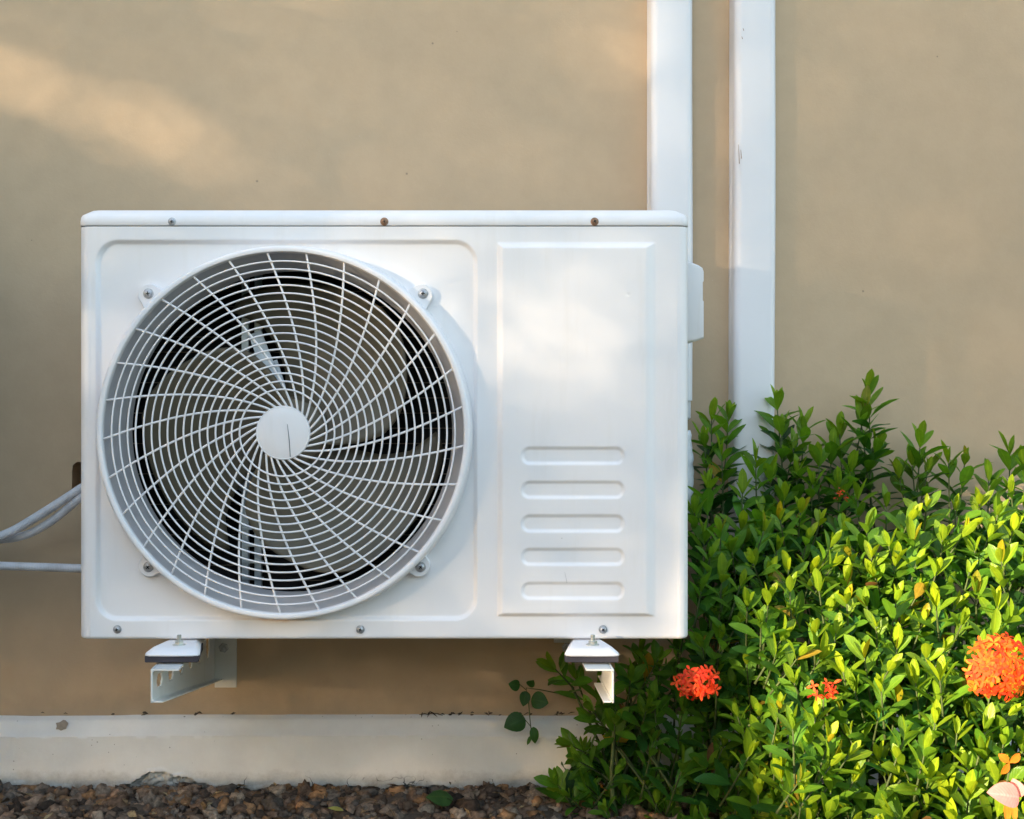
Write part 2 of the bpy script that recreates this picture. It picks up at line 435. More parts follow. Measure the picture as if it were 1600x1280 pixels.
# stone fragments of the broken plinth edge
# soil clods
V = []; F = []; Cc = []
bm_ico = None
import bmesh
bm = bmesh.new(); bmesh.ops.create_icosphere(bm, subdivisions=2, radius=1); ICO = np.array([v.co[:] for v in bm.verts]); ICOF = np.array([[v.index for v in f.verts] for f in bm.faces]); bm.free()
pal = [(.20,.125,.082), (.26,.165,.11), (.17,.105,.07), (.29,.19,.13), (.31,.165,.08), (.14,.11,.09), (.22,.165,.125), (.34,.25,.18), (.075,.05,.036)]
base = 0
clods = []
for k in range(7500):
    x = random.uniform(-.82, .75); y = random.uniform(.12, .372)
    r = random.choice([.0013, .0018, .0022, .003, .004, .005, .0075, .011])*random.uniform(.8, 1.3)
    if y > .355 and r > .006: r *= .6
    clods.append((x, y, r))
for k in range(420):                                # bank against the plinth foot
    x = random.uniform(-.82, .75); r = random.uniform(.003, .009)
    clods.append((x, random.uniform(.35, .372), r))
for (x, y, r) in clods:
    bank = max(0, (y-.29)/.08)*.003*(1+.8*math.sin(x*23)+.4*math.sin(x*61))
    z = -.007+bank+random.uniform(-.3, .9)*r
    s3 = np.array([random.uniform(.7, 1.3), random.uniform(.7, 1.3), random.uniform(.5, .95)])*r
    ph = RNG.uniform(0, 6.28, 9)
    d = 1+.22*np.sin(ICO[:, 0]*4+ph[0])*np.cos(ICO[:, 1]*3.5+ph[1])+.24*np.sin(ICO[:, 2]*6+ph[2]+ICO[:, 0]*5)*np.cos(ICO[:, 1]*6+ph[3])+RNG.normal(0, .21, len(ICO))
    v = ICO*d[:, None]*s3
    a = random.uniform(0, 6.28); ca, sa = math.cos(a), math.sin(a)
    v = np.stack([v[:, 0]*ca-v[:, 1]*sa, v[:, 0]*sa+v[:, 1]*ca, v[:, 2]], -1)+np.array([x, y, z])
    V.append(v); F.append(ICOF+base); base += len(v)
    c = np.array(random.choice(pal))*random.uniform(.7, 1.25)
    Cc.append(np.tile(np.append(c, 1), (len(v), 1)))
o = mesh_obj('gravel', np.concatenate(V), np.concatenate(F), M['clod'], col=np.concatenate(Cc))
tag(o, 'brown crumbly soil clods and gravel along the foot of the plinth', 'gravel', kind='stuff')

rf = np.random.default_rng(12); Vf = []; Cf = []
for k in range(150):
    x, y = rf.uniform(-.8, .6), rf.uniform(.15, .362); p = np.array((x, y, .008+rf.uniform(0, .006)))
    a = rf.normal(0, 1, 3)*np.array((1, 1, .35)); a /= np.linalg.norm(a); b = np.cross(a, (rf.normal(0, .4), rf.normal(0, .4), 1)); L = rf.uniform(.004, .014)
    Vf += [p-a*L, p+b*L*.35+np.array((0, 0, L*.2)), p+a*L, p-b*L*.35+np.array((0, 0, L*.15))]
    Cf += [(*(np.array([(.30, .19, .10), (.20, .12, .07), (.38, .28, .15), (.13, .09, .06)][rf.integers(4)])), 1)]*4
tag(mesh_obj('leaf_litter', np.array(Vf), np.arange(len(Vf)).reshape(-1, 4), M['clod'], col=np.array(Cf)), 'dry brown leaf scraps scattered over the soil clods', 'litter', kind='stuff')
# dry debris on the plinth ledge
mb = MB()
rd = random.Random(5)
spots = [(230, 6, 3), (310, 5, 3), (368, 4, 2), (65, 3, 1), (95, 3, 1), (170, 3, 1)]+[(x+rd.uniform(-9, 9), rd.choice([3, 5, 8]), rd.choice([1, 2, 4])) for x in range(655, 900, 17)]
for px, L, nn in spots:
    for k in range(nn):
        p = W(px+rd.uniform(-8, 8), 1114, YW-.008); p.z = .1135+rd.uniform(0, .004)
        d = Vector((rd.uniform(-1, 1), rd.uniform(-.3, .3), rd.uniform(-.1, .35))).normalized()*rd.uniform(.003, .0012*L)
        mb.tube([p-d, p+Vector((0, 0, rd.uniform(0, .002))), p+d], [.0004, rd.uniform(.0008, .0018), .0003], 5)
tag(mb.build('dry_litter', M['debris']), 'dark dry litter and twigs lying on the plinth ledge', 'litter', kind='stuff')

# ------------------------------------------------------------------ vertical ducts
def duct(pxl, pxr, top_z, bot_z, label, tilt=0.0, inner_bot=None):
    yf = YW-.044
    xl, xr = W(pxl, 0, yf).x, W(pxr, 0, yf).x
    e = empty('cable_duct', ((xl+xr)/2, YW, 0), label, 'duct')
    def prof_(x0, x1, y0, r):
        pts = [(x0, YW-.0005)]
        for k in range(7):
            a = math.pi/2*k/6; pts.append((x0+r-r*math.cos(a), y0+r-r*math.sin(a)))
        for k in range(7):
            a = math.pi/2*k/6; pts.append((x1-r+r*math.sin(a), y0+r-r*math.cos(a)))
        pts.append((x1, YW-.0005)); return pts
    m = MB(); pr = prof_(xl, xr, yf, .012)
    zs = np.linspace(bot_z, top_z, 30)
    m.loft([[(x+tilt*(z-1.0)+.0006*math.sin(z*9+pxl), y, z) for x, y in pr] for z in zs], closed=False)
    m.add([(x+tilt*(bot_z-1.0), y, bot_z) for x, y in pr], [tuple(range(len(pr)))])
    m.build('cover', M['duct'], e, auto=40)
    m = MB(); pr = prof_(xl-.0008, xr+.0008, YW-.013, .002)
    m.loft([[(x+tilt*(z-1.0), y, z) for x, y in pr] for z in np.linspace(bot_z-(.0 if inner_bot is None else 0), top_z, 12)], closed=False)
    m.build('backplate', M['duct'], e, auto=40)
    return e, xl, xr
zl = W(0, 626, YW-.044).z
d1, xl, xr = duct(1018, 1084, 2.6, zl, 'white cable duct running up the wall directly behind the unit, the left one of two', 0.0005)
m = MB(); m.box((xl+.006, YW-.038, W(0, 656, YW-.038).z), (xr-.0035, YW-.002, zl+.02), .003); m.build('inner_sleeve', M['duct'], d1)
d2, _, _ = duct(1149, 1214, 2.6, .10, 'white cable duct right of the unit whose foot disappears behind the green shrubs', 0.0022)

for (a_, b_, c_) in ((1154, 226, 256), (1157.5, 234, 248), (1161, 44, 48), (1159, 57, 61)):
    mb = MB(); mb.tube([W(a_, b_, YW-.0445), W(a_+1.2, c_, YW-.0445)], [.0003, .0006], 5); mb.build('scuff', M['rust'], d2)

# ------------------------------------------------------------------ the air conditioner
FX0, FX1 = W(122, 0).x, W(1077.5, 0).x
ZB, ZS, ZT = W(0, 999).z, W(0, 354).z, W(0, 326.5).z
DEPTH = 0.30
ac = empty('air_conditioner', (0, 0, ZB), 'white outdoor air conditioner unit with round fan grille, mounted on two wall brackets', 'air conditioner')
def rr_sd(px, py, x0, x1, y0, y1, r):
    cx, cy = (x0+x1)/2, (y0+y1)/2; hx, hy = (x1-x0)/2-r, (y1-y0)/2-r
    qx = np.abs(px-cx)-hx; qy = np.abs(py-cy)-hy
    return np.hypot(np.maximum(qx, 0), np.maximum(qy, 0))+np.minimum(np.maximum(qx, qy), 0)-r
def sst(a, b, x):
    t = np.clip((x-a)/(b-a), 0, 1); return t*t*(3-2*t)
def front_h(px, py):
    sd = rr_sd(px, py, 152, 743, 378, 967, 32)
    h = -.0055*sst(3.5, -3.5, sd)
    # raised service panel, right flank wide
    l = sst(776, 786, px); r_ = sst(1026, 1006, px); t = sst(378, 389, py); b = sst(964, 957, py)
    h = h+.0055*np.minimum(np.minimum(l, r_), np.minimum(t, b))
    for cy in (712, 765, 817.5, 869.5, 922.5):
        sd = rr_sd(px, py, 816, 973, cy-12, cy+12, 11)
        h = h-.0026*sst(3, -3.5, sd)
    for cx in (810, 980): h = h-.0005*np.exp(-((px-cx)**2+(py-461)**2)/6)
    h = h+.0009*np.sin(px*.0051+.6)*np.sin(py*.0074+.3)
    return h
step = .00125
r_c = .015
path = []   # (x, y, nx, ny, isfront)
path.append((FX0, DEPTH, -1, 0, 0)); path.append((FX0, .15, -1, 0, 0))
for k in range(13):
    a = math.pi/2*k/12; path.append((FX0+r_c-r_c*math.cos(a), r_c-r_c*math.sin(a), -math.cos(a), -math.sin(a), 0))
fx = np.arange(FX0+r_c+step, FX1-r_c, step)
for x in fx: path.append((x, 0, 0, -1, 1))
for k in range(13):
    a = math.pi/2*k/12; path.append((FX1-r_c+r_c*math.sin(a), r_c-r_c*math.cos(a), math.sin(a), -math.cos(a), 0))
path.append((FX1, .15, 1, 0, 0)); path.append((FX1, DEPTH, 1, 0, 0))
path = np.array(path)
zs = np.arange(ZB+.004, ZS-.0015, step)
rows = [(ZB+.004-.004*math.sin(a), .004-.004*math.cos(a)) for a in (math.pi/2, math.pi/3, math.pi/6)]
rows = [(rows[0][0], .014)]+rows
allz = [r[0] for r in rows]+list(zs)+[ZS]; ins = [r[1] for r in rows]+[0]*len(zs)+[.0]
allz = np.array(allz); ins = np.array(ins)
PX = path[:, 0]/S+VX; PY = VY-(allz-ZC)/S
H = front_h(PX[:, None]+0*PY[None], PY[None]+0*PX[:, None])*path[:, 4][:, None]
off = H-ins[None]
XX = path[:, 0][:, None]+path[:, 2][:, None]*off; YY = path[:, 1][:, None]+path[:, 3][:, None]*off
ZZ = np.broadcast_to(allz[None], XX.shape)
F = grid_faces(len(path), len(allz))
fc_x = (PX[:-1]+PX[1:])/2; fc_y = (PY[:-1]+PY[1:])/2
GX, GY, GR = 442.0, 676.5, 292.5        # grille centre and outer radius in photo pixels
PROT = .029
GC = W(GX, GY, -PROT); GC.y = 0
HX, HY = GC.x/S+VX, VY-(GC.z-ZC)/S
inside = np.hypot(fc_x[:, None]-HX, fc_y[None]-HY) < 283.5
front = (path[:-1, 4][:, None] > 0) & (fc_y[None] > 0)
F = F[~(inside & front).ravel()]
mesh_obj('cabinet', np.stack([XX, YY, ZZ], -1).reshape(-1, 3), F, M['white'], ac, smooth=True, auto=60)
# back and floor of the cabinet
mb = MB(); mb.box((FX0+.002, DEPTH-.012, ZB+.002), (FX1-.002, DEPTH-.002, ZT-.01))
mb.box((FX0+.012, .012, ZB+.001), (FX1-.012, DEPTH-.013, ZB+.006)); mb.build('base_pan', M['white'], ac)
# lid
def rrect(x0, x1, y0, y1, r, z, n=8):
    pts = []
    for (cx, cy, a0) in ((x0+r, y0+r, math.pi), (x1-r, y0+r, 1.5*math.pi), (x1-r, y1-r, 0), (x0+r, y1-r, .5*math.pi)):
        for k in range(n+1):
            a = a0+math.pi/2*k/n; pts.append((cx+r*math.cos(a), cy+r*math.sin(a), z))
    return pts
lz = W(0, 352.6).z
mb = MB(); H_ = ZT-lz
lv = [(0, .004, .004), (0, .0, .0), (.0012, -.0006, -.0006), (.30*H_, -.0006, -.0006), (.55*H_, .0002, .0004), (.68*H_, .0018, .0022), (.86*H_, .0095, .006), (.96*H_, .0135, .009), (H_, .0165, .0125), (H_+.0012, .05, .05)]
mb.loft([rrect(FX0+ix, FX1-ix, iy-.0005, DEPTH-iy, max(.006, .015-ix*.3), lz+h) for h, ix, iy in lv])
lid = mb.build('top_cover', M['white'], ac, auto=35)
mb = MB(); mb.loft([rrect(FX0+.0025, FX1-.0025, .0025, DEPTH-.01, .014, z_) for z_ in (ZS-.006, lz+.003)]); mb.build('seam', M['dark'], ac)

def screw(px, py, y, mat, r=.0042, parent=ac, name='screw', ang=.3):
    c = W(px, py, y); c.y = y
    m = MB()
    m.lathe(c, (0, -1, 0), [(r*1.35, 0), (r*1.35, .0008), (r, .0010), (r*.95, .0022), (r*.72, .0034), (r*.42, .0038)], 20)
    o = m.build(name, mat, parent, auto=40)
    m = MB()
    for a in (ang, ang+math.pi/2):
        d = Vector((math.cos(a), 0, math.sin(a)))*r*.5; n_ = Vector((-math.sin(a), 0, math.cos(a)))*r*.13
        y0 = Vector((0, -.0037, 0)); y1 = Vector((0, -.0041, 0))
        m.loft([[c+y0-d-n_, c+y0+d-n_, c+y0+d+n_, c+y0-d+n_], [c+y1-d-n_, c+y1+d-n_, c+y1+d+n_, c+y1-d+n_]])
    m.build('cross_recess', M['dark'], o)
    return o
for px, mt in ((269, 'screw'), (600.5, 'rust'), (929, 'rust')): screw(px, 346.5, -.0006, M[mt], .0040, ang=random.uniform(0, 1.5))
for px in (183.5, 563, 942): screw(px, 983.5, -.0003, M['screw'], .0042, ang=random.uniform(0, 1.5))

# guard ring, shroud, grille
def ring_prof(prof, name, mat, parent, n=160):
    m = MB(); m.lathe(GC, (0, -1, 0), prof, n, caps=False); return m.build(name, mat, parent, auto=45)
kf = (D-PROT)/D         # the ring's front stands nearer the camera
RO = GR*S*kf
guard = empty('fan_guard', GC, None, None); guard.parent = ac; guard.matrix_parent_inverse = world_of(ac).inverted()
# (radius, distance in front of the cabinet face)
ring_prof([(RO+.006, -.012), (RO+.0045, -.004), (RO+.0030, .004), (RO+.0006, PROT-.006), (RO, PROT-.0025), (RO-.0015, PROT-.0005), (RO-.004, PROT), (RO-.0068, PROT-.0006), (RO-.0082, PROT-.003), (RO-.0085, PROT-.009)], 'rim', M['plastic'], guard)
GCF = GC+Vector((0, -PROT+.004, 0))
# front-plane grille centre: keep the same photo pixel
gc_f = W(GX-1.5, GY-.5, -PROT+.004)
def gp(rpx, ang, dy=0.0):
    k = S*kf
    return Vector((GC.x+rpx*k*math.sin(ang), -PROT+.004+dy, GC.z+rpx*k*math.cos(ang)))
radii = [68+12.56*k for k in range(17)]
def dome(r): return -.003*(1-(r/280)**2)
mb = MB()
for r in radii:
    n_ = int(48+r*.5)
    mb.tube([gp(r, 2*math.pi*k/n_, dome(r)) for k in range(n_)], .00126, 6, closed=True)
mb.build('ring_wires', M['plastic'], guard, smooth=True)
rk = [40, 57, 73, 109, 142.7, 182.5, 235, 283]; ak = [60, 46, 37.6, 27, 21.3, 16.5, 11.0, 6.9]
mb = MB()
for s_ in range(29):
    pts = []
    for r in np.linspace(38, 283, 26):
        a = R(float(np.interp(r, rk, ak)) if False else float(np.polyval(np.polyfit(1/np.sqrt(np.array(rk)), ak, 3), 1/math.sqrt(r))))
        pts.append(gp(r, a+2*math.pi*s_/29, dome(r)+.0012))
    mb.tube(pts, .0015, 6)
mb.build('spiral_wires', M['plastic'], guard, smooth=True)
hubc = gp(0, 0, dome(0)-.0005)
mb = MB(); rh = 42.5*S*kf
mb.lathe(hubc, (0, -1, 0), [(rh, -.006), (rh, -.001), (rh-.0006, .0006), (rh-.0014, .0009), (rh-.002, .0004), (rh-.003, .0007), (rh*.5, .0016), (.001, .0020)], 64)
hub = mb.build('hub_cap', M['plastic'], guard, auto=35)
mb = MB()
p0 = W(449, 663, hubc.y-.0024); p1 = W(453.5, 714, hubc.y-.0014); mb.tube([p0, (p0+p1)/2+Vector((.0006, -.0002, 0)), p1], [.0003, .0006, .0005], 5)
mb.build('scratch', M['mark'], hub)
mb = MB(); mb.tube([W(882.5, 894, -.0056), W(886, 911, -.0056)], [.0001, .0002], 5); mb.build('scratch', M['mark'], ac)
# ears with screws
for (ex, ey) in ((232, 459), (661, 459), (232, 886), (657, 886)):
    c = W(ex, ey, -.0); d = (GC-c); d.y = 0; d.normalize()
    side = Vector((-d.z, 0, d.x)); pts = []
    for k in range(13):
        a = math.pi*k/12
        pts.append(c-d*math.sin(a)*.0135*1.0+side*math.cos(a)*.0150+d*.002)
    pts += [c+d*.017-side*.020, c+d*.017+side*.020]
    m = MB()
    cen = sum(pts, Vector())/len(pts)
    def lvl(y, k): return [Vector((cen.x+(p.x-cen.x)*k, y, cen.z+(p.z-cen.z)*k)) for p in pts]
    m.loft([lvl(.0058, 1.0), lvl(-.002, 1.0), lvl(-.0045, .965), lvl(-.0055, .9)])
    ear = m.build('mounting_ear', M['plastic'], guard, auto=35)
    screw(ex, ey, -.0050, M['screw'], .0052, parent=ear, ang=random.uniform(0, 1.5))
# bell-mouth shroud
RS = RO-.0086
ring_prof([(RS+.0015, PROT-.006), (RS-.0002, PROT-.012), (RS-.004, .008), (RS-.008, -.008), (RS-.0135, -.022), (RS-.0150, -.034), (RS-.0150, -.060)], 'shroud', M['grey_plastic'], ac)
# drip of rust under the ring
# coil, black sheets added to keep the interior dark
mb = MB(); mb.box((FX0+.004, .215, ZB+.01), (W(775, 0).x, .225, ZS-.006)); coil = mb.build('coil', M['dark'], ac)
mb = MB()
for (a, b) in (((FX0+.0035, .062, ZB+.012), (FX0+.0065, .214, ZS-.008)), ((W(775, 0).x-.003, .062, ZB+.012), (W(775, 0).x, .214, ZS-.008)),
               ((FX0+.007, .062, ZS-.012), (W(775, 0).x-.004, .214, ZS-.009)), ((FX0+.007, .062, ZB+.012), (W(775, 0).x-.004, .214, ZB+.015))): mb.box(a, b)
# black sheet added round the shroud for darkness inside
n_ = 64; sq = []
ci = [(GC.x+(RS-.0145)*math.cos(2*math.pi*k/n_), GC.z+(RS-.0145)*math.sin(2*math.pi*k/n_)) for k in range(n_)]
ou = [(min(max(GC.x+.5*math.cos(2*math.pi*k/n_), FX0+.004), W(775, 0).x-.001), min(max(GC.z+.5*math.sin(2*math.pi*k/n_), ZB+.013), ZS-.008)) for k in range(n_)]
mb.add([(x, .0585, z) for x, z in ci]+[(x, .0585, z) for x, z in ou], [(k, (k+1) % n_, n_+(k+1) % n_, n_+k) for k in range(n_)])
mb.build('added_black_lining', M['dark'], ac)
mb = MB(); z = ZB+.025
while z < ZS-.02:
    mb.tube([(FX0+.01, .2125, z), (W(770, 0).x, .2125, z)], .0009, 4); z += .0228
mb.build('coil_guard', M['wire'], coil)
# motor bracket
mb = MB()
def bar(pa, pb, w_, t_):
    d = (pb-pa).normalized(); s2 = Vector((d.z, 0, -d.x))*w_/2; yv = Vector((0, t_/2, 0))
    mb.loft([[p-s2-yv, p+s2-yv, p+s2+yv, p-s2+yv] for p in (pa, pb)])
yb = .17
bar(W(384, 405, yb), W(384, 960, yb), .010, .012); bar(W(404, 405, yb), W(404, 960, yb), .010, .012)
bar(W(398, 520, yb-.012), W(436, 618, yb-.03), .020, .003); bar(W(424, 565, yb-.015), W(448, 640, yb-.03), .018, .003)
bar(W(380, 770, yb-.012), W(420, 700, yb-.03), .020, .003)
for yy in range(800, 940, 26): bar(W(378, yy, yb-.006), W(412, yy, yb-.006), .004, .004)
motor_b = mb.build('motor_bracket', M['galv'], ac, auto=30)
mb = MB(); mc = W(GX, GY, 0); mb.lathe((GC.x, .135, GC.z), (0, 1, 0), [(.02, -.01), (.055, 0), (.06, .004), (.06, .05), (.05, .06)], 32); mb.build('motor', M['dark'], motor_b, auto=35)
# fan
fan = empty('fan', (GC.x, .09, GC.z), None, None); fan.parent = ac; fan.matrix_parent_inverse = world_of(ac).inverted()
kb = S*(D+.075)/D
tr_r = [40, 80, 129, 140, 170, 187, 200, 215, 228, 236]; tr_a = [115, 104, 94, 92, 80, 70, 62, 54, 46, 36]
tl_r = [40, 96, 138, 183, 200, 222, 236]; tl_a = [-20, -12, -14, -20, -25, -30, -22]
for b_ in range(3):
    nr, na = 26, 22; V = []
    for i in range(nr):
        r = 44+(236-44)*i/(nr-1)
        a0, a1 = np.interp(r, tl_r, tl_a), np.interp(r, tr_r, tr_a)
        for j in range(na):
            u = j/(na-1); a = R(a0+(a1-a0)*u+120*b_)
            yy = .118-.060*u+.008*math.sin(math.pi*u)+.010*(r/236)**2
            V.append((GC.x+r*kb*math.sin(a), yy, GC.z+r*kb*math.cos(a)))
    F = grid_faces(nr, na)
    o = mesh_obj('blade', np.array(V), F, M['blade'], fan, smooth=True)
    sm = o.modifiers.new('thick', 'SOLIDIFY'); sm.thickness = .003; sm.offset = 0
mb = MB(); mb.lathe((GC.x, .05, GC.z), (0, 1, 0), [(.004, 0), (.03, .001), (.044, .006), (.048, .014), (.050, .075)], 40); mb.build('fan_hub', M['blade'], fan, auto=35)
# side valve cover
mb = MB(); ys0, ys1 = .085, .235
poly = [(1071, 407), (1077, 408.5), (1092, 414), (1098, 418), (1100, 424), (1100, 438), (1098.5, 440), (1098.5, 470), (1100, 472), (1100, 529), (1088, 533), (1071, 537)]
def pl(y, k=1.0, ins=0):
    pts = [W(a, b, ys0) for a, b in poly]; c = sum(pts, Vector())/len(pts)
    return [(FX1+.0 if i in (0, len(pts)-1) else c.x+(p.x-c.x)*k, y, c.z+(p.z-c.z)*k) for i, p in enumerate(pts)]
mb.loft([pl(ys0+.0, .94), pl(ys0+.0015, .98), pl(ys0+.004), pl(ys1-.004), pl(ys1, .96)])
mb.build('valve_cover', M['plastic'], ac, auto=35)
# wrapped pipe bulging at the rear right
mb = MB(); pts = []
for k in range(22):
    t = k/21; y_ = .30
    p = W(1066+5*math.sin(t*math.pi)+.8*math.sin(k*2.1), 675+130*t, y_); pts.append(p)
mb.tube(pts, [.013*(1+.04*math.sin(k*1.3)) for k in range(22)], 12)
tag(mb.build('wrapped_pipe', M['conduit'], smooth=True), 'white tape-wrapped refrigerant pipe peeking out behind the right edge of the unit', 'pipe')

# feet (unit) and brackets
def foot(cx):
    c0 = W(cx, 1000, 0); z0 = ZB-.0005
    m = MB(); yf = -.062
    x = (cx-VX)*S*(D+yf)/D
    hw = .033
    def o_(x_half0, x_half1, ya, yb_, z):
        return [(x-x_half0+.008, ya, z), (x+x_half0-.008, ya, z), (x+x_half0-.002, ya+.003, z), (x+x_half0, ya+.009, z), (x+x_half1*.55, yb_-.07, z), (x-x_half1*.55, yb_-.07, z), (x-x_half0, ya+.009, z), (x-x_half0+.002, ya+.003, z)]
    m.loft([o_(hw+.002, hw+.002, yf, .10, z0-.0095), o_(hw+.002, hw+.002, yf-.0005, .10, z0-.0080), o_(hw+.0005, hw, yf+.001, .10, z0-.0060), o_(hw-.006, hw-.008, yf+.010, .10, z0-.0012), o_(hw-.009, hw-.011, yf+.013, .10, z0-.0008)])
    m.build('foot', M['white'], ac, auto=30)
    return x, z0, yf
def bracket(cx, flip, label):
    x, z0, yf = foot(cx)
    zt = z0-.0205            # top of the channel
    yfr = yf-.024
    b = empty('wall_bracket', (x, YW, zt), label, 'bracket', 'wall brackets carrying the unit')
    m = MB()
    def pad(h, z): return [(x-.034+h, yf+.003+h, z), (x+.033-h, yf+.003+h, z), (x+.034-h, yf+.008+h, z), (x+.022, .028, z), (x-.022, .028, z), (x-.035+h, yf+.008+h, z)]
    m.loft([pad(.0012, z0-.0182), pad(0, z0-.0172), pad(0, z0-.0110), pad(.001, z0-.0098)]); m.build('rubber_pad', M['rubber'], b)
    # bolt
    yb2 = yf+.030
    m = MB(); m.tube([(x+.0035, yb2, zt-.012), (x+.0035, yb2, z0+.0125)], .0028, 12)
    bolt = m.build('bolt', M['zinc'], b, auto=40)
    m = MB(); m.lathe((x+.0035, yb2, z0-.0007), (0, 0, 1), [(.0085, 0), (.0085, .0010), (.0072, .0014)], 24); m.build('washer', M['zinc'], bolt, auto=30)
    m = MB(); m.lathe((x+.0035, yb2, z0+.0008), (0, 0, 1), [(.0058, 0), (.0058, .0038), (.0048, .0044)], 6); m.build('nut', M['zinc'], bolt)
    # channel: web + flanges, C section
    s = -1 if flip else 1     # s=1: web on the left, open to the right
    xw = x-.0185*s if s > 0 else x+.023
    t = .0022; wt = .034
    m = MB()
    def ys_(k): return yfr+(YW-.003-yfr)*k
    # web as grid with oval holes
    ny, nz = 150, 26
    Vw = []; Fw = []
    def zb(y):            # lower edge drops towards the wall
        return zt-.042-(.080 if s > 0 else .006)*max(0, (y-yfr)/(YW-yfr))
    gy = np.linspace(yfr, YW-.003, ny); gz = np.linspace(0, 1, nz)
    xs_ = lambda y: xw-(.020*(y-yfr)/(YW-yfr) if s > 0 else 0)
    G = np.array([[[xs_(y), y, zt-.0005+(zb(y)-zt)*g_] for g_ in gz] for y in gy])
    Fg = grid_faces(ny, nz)
    cy = (gy[:-1]+gy[1:])/2; cz = (gz[:-1]+gz[1:])/2
    hole_ = np.zeros((ny-1, nz-1), bool)
    for hy in np.arange(yfr+.044, YW-.05, .074):
        hole_ |= (((cy[:, None]-hy)/(.017 if s > 0 else .024))**2+((cz[None]-.46)/(.20 if s > 0 else .38))**2) < 1
    if s < 0:
        hole_ = (((cy[:, None]-.150)/.130)**2+((cz[None]-.50)/.60)**2) < 1
    Fg = Fg[~hole_.ravel()]
    o = mesh_obj('web', G.reshape(-1, 3), Fg, M['bracket'], b, smooth=True)
    sm = o.modifiers.new('thick', 'SOLIDIFY'); sm.thickness = t; sm.offset = 0
    # flanges with rounded bends
    def strip(z_of, dirz, wlen, name):
        m2 = MB(); rings = []
        r = .004
        for y in np.linspace(yfr, (YW-.003) if (s > 0 or dirz > 0) else .02, 12):
            z_ = z_of(y); pr = []
            for k in range(5):
                a = math.pi/2*k/4
                pr.append((xs_(y)+s*(r-r*math.cos(a)), z_+dirz*(r*math.sin(a)-r)))
            pr.append((xs_(y)+s*wlen, z_))
            pr2 = [(xs_(y)+s*wlen, z_-dirz*t)]
            for k in range(4, -1, -1):
                a = math.pi/2*k/4; ri = r-t
                pr2.append((xs_(y)+s*(r-ri*math.cos(a)), z_+dirz*(ri*math.sin(a)-r)))
            rings.append([(p, y, q_) for p, q_ in pr+pr2])
        m2.loft(rings); m2.build(name, M['bracket'], b, auto=35)
    strip(lambda y: zt, 1, wt, 'top_flange'); strip(lambda y: zb(y), -1, .014 if s > 0 else .012, 'bottom_flange')
    # wall plate
    m2 = MB(); px0 = xs_(YW)+s*.001; m2.box((px0, YW-.0045, zb(YW)-.012), (px0+s*.036, YW-.0008, zt+.03), .0008)
    wp = m2.build('wall_plate', M['bracket'], b)
    for zz in (zt-.028, zt-.068):
        m3 = MB(); m3.lathe((px0+s*.015, YW-.0046, zz), (0, -1, 0), [(.0085, 0), (.0085, .001), (.006, .0015), (.006, .007)], 6); m3.build('anchor_bolt', M['screw'], wp)
    return b
bracket(267, False, 'left wall bracket under the unit, its punched open channel facing right')
bracket(926, True, 'right wall bracket under the unit, sunlit open channel in front of the shrub leaves')

# ------------------------------------------------------------------ conduits at the left
def conduit(pts, r, label, corr=1.0):
    pts = [W(*p) for p in pts]
    out = []
    for i in range(len(pts)-1):             # Catmull-Rom
        p0, p1, p2, p3 = pts[max(i-1, 0)], pts[i], pts[i+1], pts[min(i+2, len(pts)-1)]
        L = (p2-p1).length; n_ = max(3, int(L/.00065))
        for k in range(n_):
            t = k/n_
            out.append(.5*((2*p1)+(p2-p0)*t+(2*p0-5*p1+4*p2-p3)*t*t+(3*p1-p0-3*p2+p3)*t**3))
    rr = [r*(1+.055*corr*math.cos(2*math.pi*i/4)) for i in range(len(out))]
    m = MB(); m.tube(out, rr, 14)
    return tag(m.build('corrugated_conduit', M['conduit'], smooth=True), label, 'conduit', 'grey corrugated conduits left of the unit')
yc = .27
conduit([(-130, 862, yc), (-50, 850, yc), (8, 835, yc), (60, 806, yc), (127, 763, yc), (190, 722, yc+.02)], .0068, 'upper corrugated conduit rising to the hole in the wall beside the unit')
conduit([(-130, 852, yc+.03), (-30, 845, yc+.03), (30, 839, yc+.02), (75, 818, yc+.01), (127, 777, yc), (185, 735, yc)], .0062, 'middle corrugated conduit joining just under the upper one')
conduit([(-160, 884, yc), (-40, 883.5, yc), (60, 886, yc), (140, 888.5, yc), (220, 889, yc)], .0064, 'lowest conduit running level into the left side of the unit')

